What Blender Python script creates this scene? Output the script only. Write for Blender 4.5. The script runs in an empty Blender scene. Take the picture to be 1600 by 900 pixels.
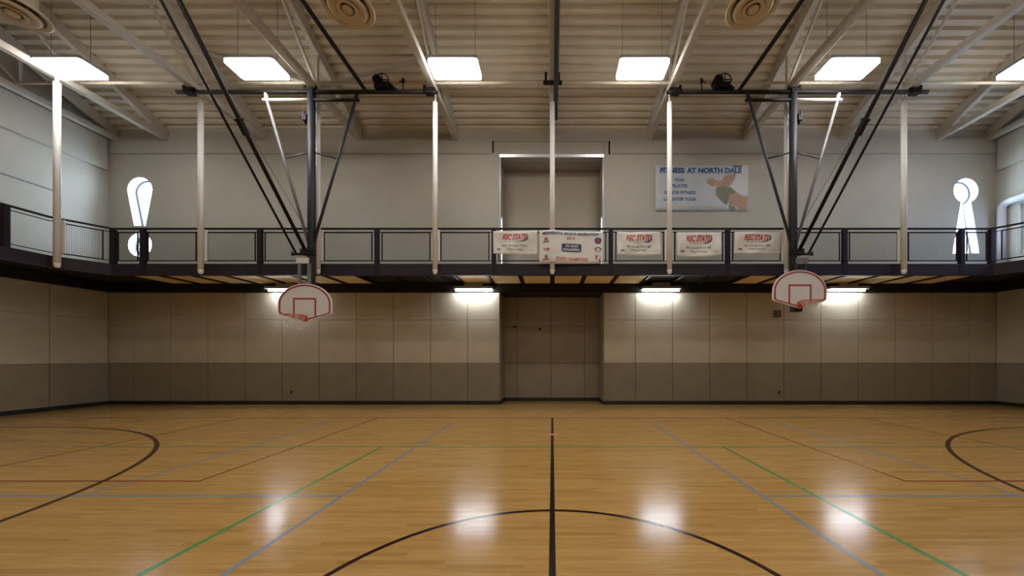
import bpy, bmesh, math, random
from mathutils import Vector, Matrix
random.seed(4)
sc = bpy.context.scene
COL = sc.collection
PI = math.pi

# ------------------------------------------------------------------ camera, world, exposure
cam_d = bpy.data.cameras.new('camera'); cam = bpy.data.objects.new('camera', cam_d); COL.objects.link(cam)
cam.location = (0, 0, 1.62); cam.rotation_euler = (PI/2, 0, 0)
cam_d.sensor_width = 36; cam_d.lens = 560/1600*36
cam_d.shift_x = -63/1600; cam_d.shift_y = 107/1600
cam_d.clip_start = 0.05; cam_d.clip_end = 200
sc.camera = cam
w = bpy.data.worlds.new('world'); sc.world = w; w.use_nodes = True
w.node_tree.nodes['Background'].inputs[0].default_value = (0.55, 0.72, 1.0, 1)
w.node_tree.nodes['Background'].inputs[1].default_value = 1.0
sc.view_settings.view_transform = 'Standard'; sc.view_settings.look = 'None'
sc.view_settings.exposure = -0.12; sc.view_settings.gamma = 1.0
sc.view_settings.use_curve_mapping = False
LAMP = 27.0        # radiance of the high bay lenses
TUBE = 135.0        # radiance of the strip lights under the track
DAY = 26.0          # radiance of the daylit panes in the shaped windows
SIDE_DAY = 3.6     # radiance of the large side window

# ------------------------------------------------------------------ helpers
class MB:
    def __init__(s): s.bm = bmesh.new()
    def box(s, x0, x1, y0, y1, z0, z1):
        v = [s.bm.verts.new(p) for p in ((x0,y0,z0),(x1,y0,z0),(x1,y1,z0),(x0,y1,z0),(x0,y0,z1),(x1,y0,z1),(x1,y1,z1),(x0,y1,z1))]
        for f in ((3,2,1,0),(4,5,6,7),(0,1,5,4),(1,2,6,5),(2,3,7,6),(3,0,4,7)): s.bm.faces.new([v[i] for i in f])
        return s
    def frame(s, p0, p1, up=None):
        p0, p1 = Vector(p0), Vector(p1); d = (p1-p0).normalized()
        u = Vector(up) if up else (Vector((0,0,1)) if abs(d.z) < 0.95 else Vector((0,1,0)))
        a = d.cross(u).normalized(); b = a.cross(d).normalized()
        return p0, p1, a, b
    def ring(s, c, a, b, r, n): return [s.bm.verts.new(c + a*(r*math.cos(2*PI*i/n)) + b*(r*math.sin(2*PI*i/n))) for i in range(n)]
    def tube(s, p0, p1, r, n=12, r1=None):
        p0, p1, a, b = s.frame(p0, p1)
        A = s.ring(p0, a, b, r, n); B = s.ring(p1, a, b, r if r1 is None else r1, n)
        for i in range(n):
            f = s.bm.faces.new((A[i], A[(i+1)%n], B[(i+1)%n], B[i])); f.smooth = True
        s.bm.faces.new(A[::-1]); s.bm.faces.new(B); return s
    def bar(s, p0, p1, w_, h_, up=None):
        p0, p1, a, b = s.frame(p0, p1, up)
        v = [s.bm.verts.new(p + a*(x*w_/2) + b*(z*h_/2)) for p in (p0, p1) for x, z in ((-1,-1),(1,-1),(1,1),(-1,1))]
        for f in ((3,2,1,0),(4,5,6,7),(0,1,5,4),(1,2,6,5),(2,3,7,6),(3,0,4,7)): s.bm.faces.new([v[i] for i in f])
        return s
    def path(s, pts, r, n=8, closed=False):
        pts = [Vector(p) for p in pts]; rings = []; m = len(pts)
        ref = None
        for i, p in enumerate(pts):
            q0 = pts[(i-1) % m] if closed or i > 0 else p
            q1 = pts[(i+1) % m] if closed or i < m-1 else p
            d = (q1-q0).normalized()
            if ref is None: ref = Vector((0,0,1)) if abs(d.z) < .9 else Vector((1,0,0))
            a = d.cross(ref).normalized(); b = a.cross(d).normalized(); ref = b
            rings.append(s.ring(p, a, b, r, n))
        for k in range(m if closed else m-1):
            A, B = rings[k], rings[(k+1) % m]
            for i in range(n):
                f = s.bm.faces.new((A[i], A[(i+1)%n], B[(i+1)%n], B[i])); f.smooth = True
        if not closed: s.bm.faces.new(rings[0][::-1]); s.bm.faces.new(rings[-1])
        return s
    def lathe(s, prof, c, n=40, axis='z'):
        c = Vector(c); rings = []
        for r, z in prof:
            if axis == 'z': rings.append([s.bm.verts.new(c + Vector((r*math.cos(2*PI*i/n), r*math.sin(2*PI*i/n), z))) for i in range(n)])
            else: rings.append([s.bm.verts.new(c + Vector((r*math.cos(2*PI*i/n), z, r*math.sin(2*PI*i/n)))) for i in range(n)])
        for A, B in zip(rings, rings[1:]):
            for i in range(n):
                f = s.bm.faces.new((A[i], A[(i+1)%n], B[(i+1)%n], B[i])); f.smooth = True
        return s
    def poly(s, outer, holes, to3, thick):
        """flat outline with holes, extruded by the vector thick; to3 turns (u,v) into a point"""
        edges = []
        for loop in [outer] + list(holes):
            vs = [s.bm.verts.new(to3(*p)) for p in loop]
            for i in range(len(vs)): edges.append(s.bm.edges.new((vs[i], vs[(i+1) % len(vs)])))
        r = bmesh.ops.triangle_fill(s.bm, use_beauty=True, use_dissolve=False, edges=edges)
        fs = [g for g in r['geom'] if isinstance(g, bmesh.types.BMFace)]
        if thick is not None:
            e = bmesh.ops.extrude_face_region(s.bm, geom=fs, use_keep_orig=True)
            bmesh.ops.translate(s.bm, vec=Vector(thick), verts=[g for g in e['geom'] if isinstance(g, bmesh.types.BMVert)])
        return s
    def data(s, verts, faces):
        v = [s.bm.verts.new(p) for p in verts]
        for f in faces:
            try: s.bm.faces.new([v[i] for i in f])
            except ValueError: pass
        return s
    def mesh(s, name, mat):
        bmesh.ops.recalc_face_normals(s.bm, faces=s.bm.faces)
        me = bpy.data.meshes.new(name); s.bm.to_mesh(me); s.bm.free()
        me.materials.append(mat); return me
    def build(s, name, mat, parent=None, bevel=0):
        return obj(name, s.mesh(name, mat), parent, bevel)

def obj(name, me, parent=None, bevel=0):
    o = bpy.data.objects.new(name, me); COL.objects.link(o)
    if parent:
        o.parent = parent
        o.matrix_parent_inverse = parent_world(parent).inverted()
    if bevel:
        m = o.modifiers.new('bevel', 'BEVEL'); m.width = bevel; m.segments = 2; m.limit_method = 'ANGLE'
    return o
def parent_world(p):
    if p.parent is None: return Matrix.Translation(p.location)
    return parent_world(p.parent) @ p.matrix_parent_inverse @ Matrix.Translation(p.location)
def empty(name, loc=(0,0,0)):
    o = bpy.data.objects.new(name, None); o.empty_display_size = .1; COL.objects.link(o); o.location = loc; return o
def tag(o, label, cat, group=None):
    o['label'] = label; o['category'] = cat
    if group: o['group'] = group
    return o
def struct(o): o['kind'] = 'structure'; return o

def text(string, wd, ht, shear=0.0, bold=0.0):
    """lettering as flat verts/faces, fitted to a box of wd x ht centred on the origin"""
    cu = bpy.data.curves.new('lettering', 'FONT'); cu.body = string; cu.shear = shear; cu.offset = bold; cu.resolution_u = 3
    o = bpy.data.objects.new('lettering', cu); COL.objects.link(o)
    dg = bpy.context.evaluated_depsgraph_get(); dg.update()
    me = bpy.data.meshes.new_from_object(o.evaluated_get(dg))
    vs = [v.co.copy() for v in me.vertices]; fs = [tuple(p.vertices) for p in me.polygons]
    bpy.data.objects.remove(o); bpy.data.meshes.remove(me); bpy.data.curves.remove(cu)
    x0 = min(v.x for v in vs); x1 = max(v.x for v in vs); y0 = min(v.y for v in vs); y1 = max(v.y for v in vs)
    return [((v.x-(x0+x1)/2)*wd/(x1-x0), (v.y-(y0+y1)/2)*ht/(y1-y0)) for v in vs], fs

def M(name, color, rough=.6, metal=0, spec=.5, noise=0, nscale=3, bump=0, bscale=40, emit=None, estr=0):
    m = bpy.data.materials.new(name); m.use_nodes = True
    nt = m.node_tree; b = nt.nodes['Principled BSDF']
    b.inputs['Base Color'].default_value = (*color, 1); b.inputs['Roughness'].default_value = rough
    b.inputs['Metallic'].default_value = metal; b.inputs['Specular IOR Level'].default_value = spec
    tc = nt.nodes.new('ShaderNodeTexCoord')
    if noise:
        n = nt.nodes.new('ShaderNodeTexNoise'); n.inputs['Scale'].default_value = nscale; n.inputs['Detail'].default_value = 6
        nt.links.new(tc.outputs['Object'], n.inputs['Vector'])
        r = nt.nodes.new('ShaderNodeMapRange'); r.inputs['From Min'].default_value = .3; r.inputs['From Max'].default_value = .7
        r.inputs['To Min'].default_value = 1-noise; r.inputs['To Max'].default_value = 1+noise
        nt.links.new(n.outputs['Fac'], r.inputs['Value'])
        mx = nt.nodes.new('ShaderNodeVectorMath'); mx.operation = 'SCALE'; mx.inputs[0].default_value = color
        nt.links.new(r.outputs['Result'], mx.inputs['Scale']); nt.links.new(mx.outputs['Vector'], b.inputs['Base Color'])
    if bump:
        n = nt.nodes.new('ShaderNodeTexNoise'); n.inputs['Scale'].default_value = bscale; n.inputs['Detail'].default_value = 4
        nt.links.new(tc.outputs['Object'], n.inputs['Vector'])
        bp = nt.nodes.new('ShaderNodeBump'); bp.inputs['Strength'].default_value = bump; bp.inputs['Distance'].default_value = .01
        nt.links.new(n.outputs['Fac'], bp.inputs['Height']); nt.links.new(bp.outputs['Normal'], b.inputs['Normal'])
    if emit:
        b.inputs['Emission Color'].default_value = (*emit, 1); b.inputs['Emission Strength'].default_value = estr
    return m

# ------------------------------------------------------------------ materials
m_wall   = M('painted_block_wall', (.56,.53,.47), .7, noise=.05, nscale=1.2, bump=.15, bscale=30)
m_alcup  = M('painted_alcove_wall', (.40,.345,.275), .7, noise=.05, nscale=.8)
m_upper  = M('painted_upper_wall', (.455,.43,.37), .7, noise=.05, nscale=.8, bump=.12, bscale=25)
m_panel  = M('cream_wall_panel', (.47,.405,.295), .75, noise=.06, nscale=2, bump=.2, bscale=60)
m_lowpan = M('taupe_wall_panel', (.24,.195,.128), .75, noise=.07, nscale=2, bump=.2, bscale=60)
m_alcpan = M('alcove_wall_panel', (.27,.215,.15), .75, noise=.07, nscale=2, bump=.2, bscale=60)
m_base   = M('black_rubber_base', (.012,.010,.009), .5)
m_deck   = M('painted_roof_deck', (.62,.55,.43), .42, noise=.08, nscale=1.5)
m_steel  = M('pale_painted_steel', (.56,.52,.46), .45, noise=.05, nscale=3)
m_white  = M('white_painted_steel', (.82,.80,.76), .4, noise=.03)
m_black  = M('black_painted_steel', (.012,.009,.010), .55, spec=.25)
m_mast   = M('slate_painted_steel', (.036,.040,.052), .5, spec=.35)
m_grey   = M('grey_painted_steel', (.20,.195,.20), .4)
m_purple = M('dark_plum_painted_steel', (.016,.010,.018), .6, spec=.25, noise=.1)
m_fascia = M('plum_steel_channel', (.026,.018,.028), .6, spec=.25, noise=.12, nscale=1.5)
m_wire   = M('grey_wire', (.16,.145,.15), .5)
m_joist  = M('dark_brown_steel', (.014,.009,.006), .7, spec=.2)
m_tan    = M('tan_soffit_board', (.86,.72,.44), .8, noise=.06)
m_soffit = M('dark_soffit_deck', (.02,.016,.013), .8)  # near-black colour of the track deck and alcove slab
m_lens   = M('lamp_lens', (.9,.9,.9), .4, emit=(1.0,.965,.915), estr=LAMP)
m_tube   = M('fluorescent_tube', (.9,.9,.9), .4, emit=(.84,.92,1.0), estr=TUBE)
m_pane   = M('daylit_pane', (.8,.85,.9), .2, emit=(.62,.80,1.0), estr=DAY)
m_side   = M('daylit_side_pane', (.6,.7,.8), .2, emit=(.42,.62,1.0), estr=SIDE_DAY)
m_slit   = M('daylit_slit_pane', (.8,.85,.9), .2, emit=(.85,.91,1.0), estr=4.0)
m_wframe = M('window_frame_metal', (.16,.20,.26), .4)
m_house  = M('lamp_housing', (.30,.29,.30), .5)
m_dif    = M('cream_air_diffuser', (.62,.52,.38), .5, noise=.04)
m_dark   = M('matte_black', (.01,.008,.008), .8)  # flat black for the band end plates and outlet sockets
m_board  = M('white_backboard_paint', (.74,.72,.69), .35, noise=.03)
m_red    = M('red_board_line', (.38,.06,.06), .5)
m_rim    = M('orange_red_rim', (.62,.09,.03), .4)
m_net    = M('white_net_cord', (.62,.57,.48), .8)
m_vinyl  = M('white_vinyl_banner', (.74,.72,.68), .45, noise=.03)
m_navy   = M('navy_print', (.02,.04,.14), .5)
m_crim   = M('red_print', (.52,.04,.04), .5)
m_orange = M('orange_red_print', (.58,.10,.04), .5)
m_greyp  = M('grey_print', (.16,.16,.16), .5)
m_pale   = M('pale_pink_print', (.62,.30,.27), .5)
m_blueb  = M('pale_blue_vinyl', (.52,.56,.62), .45, noise=.06, nscale=2)
m_skin   = M('skin_tone_print', (.43,.27,.185), .5, noise=.1)
m_khaki  = M('khaki_print', (.20,.20,.14), .5, noise=.1)
m_shirt  = M('white_shirt_print', (.62,.62,.66), .5)
m_blackline = M('black_court_line', (.014,.011,.010), .22)
m_brownline = M('dark_brown_court_line', (.06,.026,.015), .22)
m_redline   = M('red_court_line', (.30,.075,.02), .22)
m_greenline = M('green_court_line', (.09,.28,.08), .22)
m_blueline  = M('blue_court_line', (.24,.26,.31), .22)
m_tanline   = M('brown_court_line', (.21,.085,.025), .22)
m_glossw = M('glossy_white_trim', (.62,.62,.66), .22)

def floor_material():
    m = bpy.data.materials.new('maple_floor'); m.use_nodes = True
    nt = m.node_tree; b = nt.nodes['Principled BSDF']; L = nt.links.new
    tc = nt.nodes.new('ShaderNodeTexCoord')
    br = nt.nodes.new('ShaderNodeTexBrick'); br.offset = .37; br.offset_frequency = 2; br.squash = .7; br.squash_frequency = 3
    br.inputs['Scale'].default_value = 1; br.inputs['Brick Width'].default_value = .85; br.inputs['Row Height'].default_value = .057
    br.inputs['Mortar Size'].default_value = .0008; br.inputs['Mortar Smooth'].default_value = .3; br.inputs['Bias'].default_value = 0
    br.inputs['Color1'].default_value = (0,0,0,1); br.inputs['Color2'].default_value = (1,1,1,1); br.inputs['Mortar'].default_value = (.0,.0,.0,1)
    L(tc.outputs['Object'], br.inputs['Vector'])
    ramp = nt.nodes.new('ShaderNodeValToRGB'); e = ramp.color_ramp.elements
    e[0].position = 0; e[0].color = (.42,.235,.068,1); e[1].position = 1; e[1].color = (.55,.325,.105,1)
    k = e.new(.10); k.color = (.475,.27,.08,1)
    L(br.outputs['Color'], ramp.inputs['Fac'])
    mp = nt.nodes.new('ShaderNodeMapping'); mp.inputs['Scale'].default_value = (2.2, 38, 1); L(tc.outputs['Object'], mp.inputs['Vector'])
    n = nt.nodes.new('ShaderNodeTexNoise'); n.inputs['Scale'].default_value = 1; n.inputs['Detail'].default_value = 7; n.inputs['Roughness'].default_value = .65
    L(mp.outputs['Vector'], n.inputs['Vector'])
    r = nt.nodes.new('ShaderNodeMapRange'); r.inputs['From Min'].default_value = .25; r.inputs['From Max'].default_value = .75; r.inputs['To Min'].default_value = .80; r.inputs['To Max'].default_value = 1.16
    L(n.outputs['Fac'], r.inputs['Value'])
    # sparse dark mineral streaks
    mp2 = nt.nodes.new('ShaderNodeMapping'); mp2.inputs['Scale'].default_value = (1.6, 17, 1); mp2.inputs['Location'].default_value = (7, 3, 0); L(tc.outputs['Object'], mp2.inputs['Vector'])
    n2 = nt.nodes.new('ShaderNodeTexNoise'); n2.inputs['Scale'].default_value = 1.1; n2.inputs['Detail'].default_value = 3; L(mp2.outputs['Vector'], n2.inputs['Vector'])
    r2 = nt.nodes.new('ShaderNodeMapRange'); r2.inputs['From Min'].default_value = .66; r2.inputs['From Max'].default_value = .80; r2.inputs['To Min'].default_value = 1.0; r2.inputs['To Max'].default_value = .72
    L(n2.outputs['Fac'], r2.inputs['Value'])
    mu = nt.nodes.new('ShaderNodeMath'); mu.operation = 'MULTIPLY'; L(r.outputs['Result'], mu.inputs[0]); L(r2.outputs['Result'], mu.inputs[1])
    sc_ = nt.nodes.new('ShaderNodeVectorMath'); sc_.operation = 'SCALE'; L(ramp.outputs['Color'], sc_.inputs[0]); L(mu.outputs['Value'], sc_.inputs['Scale'])
    L(sc_.outputs['Vector'], b.inputs['Base Color'])
    b.inputs['Roughness'].default_value = .17; b.inputs['IOR'].default_value = 1.42
    bp = nt.nodes.new('ShaderNodeBump'); bp.inputs['Strength'].default_value = .06; bp.inputs['Distance'].default_value = .002
    L(br.outputs['Color'], bp.inputs['Height'])
    L(bp.outputs['Normal'], b.inputs['Normal'])
    return m
m_floor = floor_material()

# ------------------------------------------------------------------ room dimensions
WX, WY, RY = 14.97, 12.1, -8.1       # side walls, back wall, wall behind the camera
RIDGE, EAVE, SLOPE = 2.0, 9.27, .434
def zr(y): return EAVE + SLOPE*(WY - y) if y >= RIDGE else EAVE + SLOPE*(y - RY)
AX0, AX1, AY = -1.775, 1.73, 13.05   # alcove
TRK = 4.22                            # top of the track fascia

# floor
floor = struct(MB().box(-WX-.3, WX+.3, RY-.3, AY+.3, -.2, 0).build('floor', m_floor))
def line_box(name, x0, x1, y0, y1, mat, z=.0012): return MB().box(x0, x1, y0, y1, 0, z).build(name, mat, floor)
def arc_line(name, cx, cy, r, a0, a1, wd, mat, n=96, z=.0016, tail=None):
    b = MB(); vs = []; fs = []
    for i in range(n+1):
        a = a0 + (a1-a0)*i/n
        vs += [(cx+(r-wd/2)*math.cos(a), cy+(r-wd/2)*math.sin(a), z), (cx+(r+wd/2)*math.cos(a), cy+(r+wd/2)*math.sin(a), z)]
    fs = [(2*i, 2*i+1, 2*i+3, 2*i+2) for i in range(n)]
    b.data(vs, fs)
    if tail:
        for t in tail: b.box(*t, 0, z)
    return b.build(name, mat, floor)
line_box('center_line', -.026, .026, -5.4, 9.47, m_blackline, .0018)['label'] = 'black half-court line'
arc_line('center_circle', 0, 1.97, 1.80, 0, 2*PI, .048, M('maroon_black_court_line', (.026,.009,.008), .2), 128)
line_box('sideline', -12.8, 12.8, 9.43, 9.48, m_tanline)
for s in (-1, 1):
    cx = s*11.46
    arc_line('three_point_line', cx, 1.98, 6.23, PI/2, -PI/2 if s < 0 else 3*PI/2, .065, m_brownline, 96, .0014,
             [(min(cx, s*12.8), max(cx, s*12.8), 8.18, 8.235), (min(cx, s*12.8), max(cx, s*12.8), -4.28, -4.225)])
    line_box('volleyball_line', s*4.59-.022, s*4.59+.022, 4.68, 9.43, m_redline)
    line_box('volleyball_end_line', min(s*4.57, s*12.8), max(s*4.57, s*12.8), 4.636, 4.68, m_redline)
    line_box('service_line', s*8.15-.02, s*8.15+.02, -1.0, 9.43, m_tanline)
    line_box('badminton_line', s*3.06-.025, s*3.06+.025, -3.0, 6.405, m_greenline)
    line_box('pickleball_line', s*2.44-.025, s*2.44+.025, -4.9, 8.7, m_blueline, .0010)
    line_box('pickleball_line', s*5.45-.025, s*5.45+.025, 4.19, 8.7, m_blueline, .0010)
    line_box('pickleball_kitchen_line', min(s*2.44, s*12.6), max(s*2.44, s*12.6), 4.14, 4.19, m_blueline, .0011)
line_box('badminton_end_line', -8.6, 8.6, 6.405, 6.45, m_greenline, .0013)
MB().data([(-.16,7.44,.0024),(0,7.36,.0024),(.16,7.44,.0024),(0,7.52,.0024)], [(0,1,2,3)]).build('net_post_mark', M('pink_floor_mark', (.70,.26,.20), .3), floor)

# back wall with its two shaped windows
def circle_pts(cx, cz, r, a0, a1, n): return [(cx+r*math.cos(a0+(a1-a0)*i/n), cz+r*math.sin(a0+(a1-a0)*i/n)) for i in range(n+1)]
def drop(cx, cz, k=1.0, zb=6.03, g=0):       # round top tapering downwards
    r = .42+g
    return circle_pts(cx, cz, r, -.12, PI+.12, 28) + [(cx-.19-g, zb-g), (cx+.19+g, zb-g)]
def dot(cx, cz, r): return circle_pts(cx, cz, r, 0, 2*PI*31/32, 31)
def keyhole(cx, cz, g=0):                     # round top on flared legs
    r = .415+g; a = math.acos(.17/.415)
    return circle_pts(cx, cz, r, -a, PI+a, 30) + [(cx-.455-g, 5.10-g), (cx+.455+g, 5.10-g)]
LW, RW = -13.93, 13.97
xz = lambda u, v: (u, WY, v)
wb = MB()
wb.poly([(-WX-.3,0),(AX0,0),(AX0,9.33),(-WX-.3,9.33)], [drop(LW,7.25), dot(LW,5.39,.405)], xz, (0,.36,0))
wb.poly([(AX1,0),(WX+.3,0),(WX+.3,9.33),(AX1,9.33)], [keyhole(RW,7.22)], xz, (0,.36,0))
wb.box(AX0-.01, AX1+.01, WY, WY+.36, 8.40, 9.33)
wall_back = struct(wb.build('wall_back', m_upper))
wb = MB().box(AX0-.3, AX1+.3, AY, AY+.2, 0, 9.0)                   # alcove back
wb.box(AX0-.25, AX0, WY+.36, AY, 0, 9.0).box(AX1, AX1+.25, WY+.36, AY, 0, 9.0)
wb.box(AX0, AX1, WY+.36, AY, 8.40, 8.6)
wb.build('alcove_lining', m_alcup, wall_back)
MB().box(AX0+.005, AX1-.005, WY-.02, AY-.005, 3.78, TRK).build('alcove_floor_slab', m_soffit, wall_back)
# projecting band along the top of the wall, broken over the alcove
MB().box(-WX+.01, -2.02, WY-.035, WY, 8.46, 9.0).box(1.94, WX-.01, WY-.035, WY, 8.46, 9.0).box(-1.98, 1.90, WY-.03, WY, 8.86, 9.0).build('wall_band', m_upper, wall_back)
MB().box(-2.02, -1.98, WY-.06, WY, 8.50, 8.86).box(1.90, 1.94, WY-.06, WY, 8.44, 8.86).build('band_end_plate', m_dark, wall_back)

def wall_panels(parent, along, x0, seams, rows, mats, face, depth, out):
    """one object per panel; along: 'x' or 'y'"""
    for (a, b) in zip(seams, seams[1:]):
        for (z0, z1), mt in zip(rows, mats):
            g = .009
            bb = MB()
            t = depth + random.uniform(-.002, .002)
            if along == 'x': bb.box(a+g, b-g, face-t, face, z0+g*.6, z1-g*.6)
            else:
                f0, f1 = sorted((face, face+out*t)); bb.box(f0, f1, a+g, b-g, z0+g*.6, z1-g*.6)
            bb.build('wall_panel', mt, parent)
m_gap = M('panel_joint_brown', (.10,.082,.06), .8)
MB().box(-WX+.01, AX0, WY-.004, WY, .05, 3.79).box(AX1, WX-.01, WY-.004, WY, .05, 3.79).box(AX0, AX1, AY-.004, AY, .05, 3.79).build('panel_backing', m_gap, wall_back)
ROWS = [(.12,1.40),(1.40,2.85),(2.85,3.77)]
MAT3 = [m_lowpan, m_panel, m_panel]
ls = [AX0, -2.85] + [-2.85-1.25*i for i in range(1, 10)]; ls = sorted([x for x in ls if x > -WX+.3] + [-WX+.02])
rs = sorted([x for x in [AX1+.005, 2.80] + [2.80+1.25*i for i in range(1, 10)] if x < WX-.3] + [WX-.02])
wall_panels(wall_back, 'x', 0, ls, ROWS, MAT3, WY, .03, -1)
wall_panels(wall_back, 'x', 0, rs, ROWS, MAT3, WY, .03, -1)
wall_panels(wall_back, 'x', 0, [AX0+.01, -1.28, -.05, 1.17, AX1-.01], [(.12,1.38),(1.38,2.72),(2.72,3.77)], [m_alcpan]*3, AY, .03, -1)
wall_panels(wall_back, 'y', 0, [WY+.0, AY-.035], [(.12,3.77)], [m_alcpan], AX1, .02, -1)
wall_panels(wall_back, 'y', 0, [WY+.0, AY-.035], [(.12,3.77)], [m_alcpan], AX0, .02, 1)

# glazing of the shaped windows
def glazing(name, label_part, outlines, grow):
    w_ = MB(); p = MB()
    for o_in, o_small in outlines:
        w_.poly(o_in, [o_small], lambda u, v: (u, WY+.25, v), (0,.06,0))
        p.poly(o_small, [], lambda u, v: (u, WY+.28, v), (0,.01,0))
    f = struct(w_.build(name, m_wframe)); p.build('pane', m_pane, f); return f
glazing('window_1', '', [(drop(LW,7.25,g=.005), drop(LW,7.25,g=-.06)), (dot(LW,5.39,.41), dot(LW,5.39,.345))], 0)['label'] = 'daylit window shaped like an exclamation mark'
glazing('window_2', '', [(keyhole(RW,7.22,.005), keyhole(RW,7.22,-.06))], 0)['label'] = 'daylit keyhole shaped window'
# side walls
yz_l = lambda u, v: (-WX, u, v)
gable = [(RY,0),(WY,0),(WY,9.3),(RIDGE,13.68),(RY,9.3)]
wall_left = struct(MB().poly(gable, [], yz_l, (-.3,0,0)).build('wall_left', m_upper))
win = [(4.2,4.9),(11.5,4.9),(11.5,6.52),(4.2,6.52)]
wall_right = struct(MB().poly(gable, [win], lambda u, v: (WX, u, v), (.3,0,0)).build('wall_right', m_upper))
wall_rear = struct(MB().box(-WX-.3, WX+.3, RY-.3, RY, 0, 9.3).build('wall_rear', m_upper))
for s, wl in ((-1, wall_left), (1, wall_right)):
    a, b = sorted((s*WX, s*(WX-.09)))
    MB().box(a, b, RY+.02, WY-.11, 7.85, 8.9).build('wall_band', m_upper, wl)
    wall_panels(wl, 'y', 0, [4.4+1.25*i for i in range(6)] + [WY-.04], ROWS, MAT3, s*WX, .03, -s)
MB().box(-WX, -WX+.02, RY+.02, 10.8, 6.585, 6.615).build('wall_reveal_strip', m_grey, wall_left)
# large framed side window high on the right wall
sw = struct(MB().box(WX+.10, WX+.16, 4.2, 11.5, 4.9, 4.96).box(WX+.10, WX+.16, 4.2, 11.5, 6.46, 6.52).box(WX+.10, WX+.16, 4.2, 4.26, 4.96, 6.46)
            .box(WX+.10, WX+.16, 11.44, 11.5, 4.96, 6.46).box(WX+.10, WX+.16, 7.82, 7.88, 4.96, 6.46).build('window_3', m_white))
MB().box(WX+.12, WX+.13, 4.26, 7.82, 4.96, 6.46).build('pane', m_side, sw)
MB().box(WX+.12, WX+.13, 7.88, 11.44, 4.96, 6.46).build('pane', m_side, sw)
fr = []
for i in range(9):
    a = PI/2*i/8; fr.append((WX-.08, 11.66+.22*math.cos(PI/2-a) , 6.46+.22*math.sin(PI/2-a)))
pts = [(WX-.08, 2.0, 6.68)] + fr + [(WX-.08, 11.88, 4.3)]
struct(MB().path(pts, .11, 12).build('trim_1', m_glossw))
# alcove trim (glossy metal frame round the upper opening) and its narrow daylit side slits
t2 = MB().box(AX0-.0, AX0+.035, WY-.03, WY+.10, TRK, 8.40).box(AX1-.035, AX1, WY-.03, WY+.10, TRK, 8.40)
struct(t2.build('trim_2', m_glossw))
struct(MB().data([(AX0,WY-.050,8.42),(AX1,WY-.050,8.42),(AX1,WY-.035,8.335),(AX0,WY-.035,8.335),(AX0,WY+.02,8.42),(AX1,WY+.02,8.42),(AX1,WY+.02,8.335),(AX0,WY+.02,8.335)], [(0,1,2,3),(4,7,6,5),(0,4,5,1),(3,2,6,7),(0,3,7,4),(1,5,6,2)]).build('trim_3', M('brushed_head_trim', (.8,.8,.84), .3, metal=.8)))
for n_, x, s in ((4, AX0, 1), (5, AX1, -1)):
    a, b = sorted((x+s*.004, x+s*.03))
    f = struct(MB().poly([(WY+.16,TRK+.02),(WY+.46,TRK+.02),(WY+.46,6.3),(WY+.31,6.62),(WY+.16,6.3)], [[(WY+.20,TRK+.06),(WY+.42,TRK+.06),(WY+.42,6.27),(WY+.31,6.54),(WY+.20,6.27)]],
               lambda u, v: (a, u, v), (b-a,0,0)).build('window_%d' % n_, m_wframe))
    MB().poly([(WY+.20,TRK+.06),(WY+.42,TRK+.06),(WY+.42,6.27),(WY+.31,6.54),(WY+.20,6.27)], [], lambda u, v: (a+.008, u, v), (.006,0,0)).build('pane', m_slit, f)
# baseboards
struct(MB().box(-WX+.035, AX0, WY-.05, WY, 0, .12).box(AX1, WX-.035, WY-.05, WY, 0, .12)
       .box(AX0, AX1, AY-.05, AY, 0, .12).box(AX0, AX0+.04, WY, AY-.05, 0, .12).box(AX1-.04, AX1, WY, AY-.05, 0, .12).build('baseboard_back', m_base))
struct(MB().box(-WX, -WX+.05, RY+.01, WY-.05, 0, .12).build('baseboard_left', m_base))
struct(MB().box(WX-.05, WX, RY+.01, WY-.05, 0, .12).build('baseboard_right', m_base))

# ------------------------------------------------------------------ roof deck: corrugated sheets, one per bay
ceiling = struct(empty('ceiling', (0, 2, 13.6)))
P = 3.25
def deck_mesh(wd, sgn):
    prof = []; y = 0.0; pitch = .203; L = WY + .02 - RIDGE
    while y < L:
        for dy, dz in ((0,0),(.088,0),(.104,.085),(.187,.085)):
            if y+dy <= L: prof.append((y+dy, dz))
        y += pitch
    prof.append((L, 0))
    b = MB(); vs = []
    for (yy, dz) in prof:
        Y = WY + .02 - yy; Z = zr(Y) + dz if Y <= WY else EAVE - SLOPE*(Y-WY) + dz
        if sgn < 0: Y = 2*RIDGE - Y
        vs += [(0, Y, Z), (wd, Y, Z)]
    n = len(prof)
    b.data(vs, [(2*i, 2*i+1, 2*i+3, 2*i+2) for i in range(n-1)])
    return b.mesh('deck_sheet', m_deck)
edges_x = [-WX] + [P*k for k in range(-4, 5)] + [WX]
cache = {}
for x0, x1 in zip(edges_x, edges_x[1:]):
    for sgn in (1, -1):
        key = (round(x1-x0, 3), sgn)
        if key not in cache: cache[key] = deck_mesh(x1-x0, sgn)
        o = bpy.data.objects.new('deck_sheet', cache[key]); COL.objects.link(o); o.location = (x0, 0, 0)
        o.parent = ceiling; o.matrix_parent_inverse = Matrix.Translation(ceiling.location).inverted()
MB().box(-WX, WX, RIDGE-.15, RIDGE+.15, 13.66, 13.70).build('ridge_flashing', m_deck, ceiling)
MB().bar((-WX+.02, 8.62, zr(8.62)-.05), (WX-.02, 8.62, zr(8.62)-.05), .10, .06).build('purlin', m_deck, ceiling)

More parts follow.
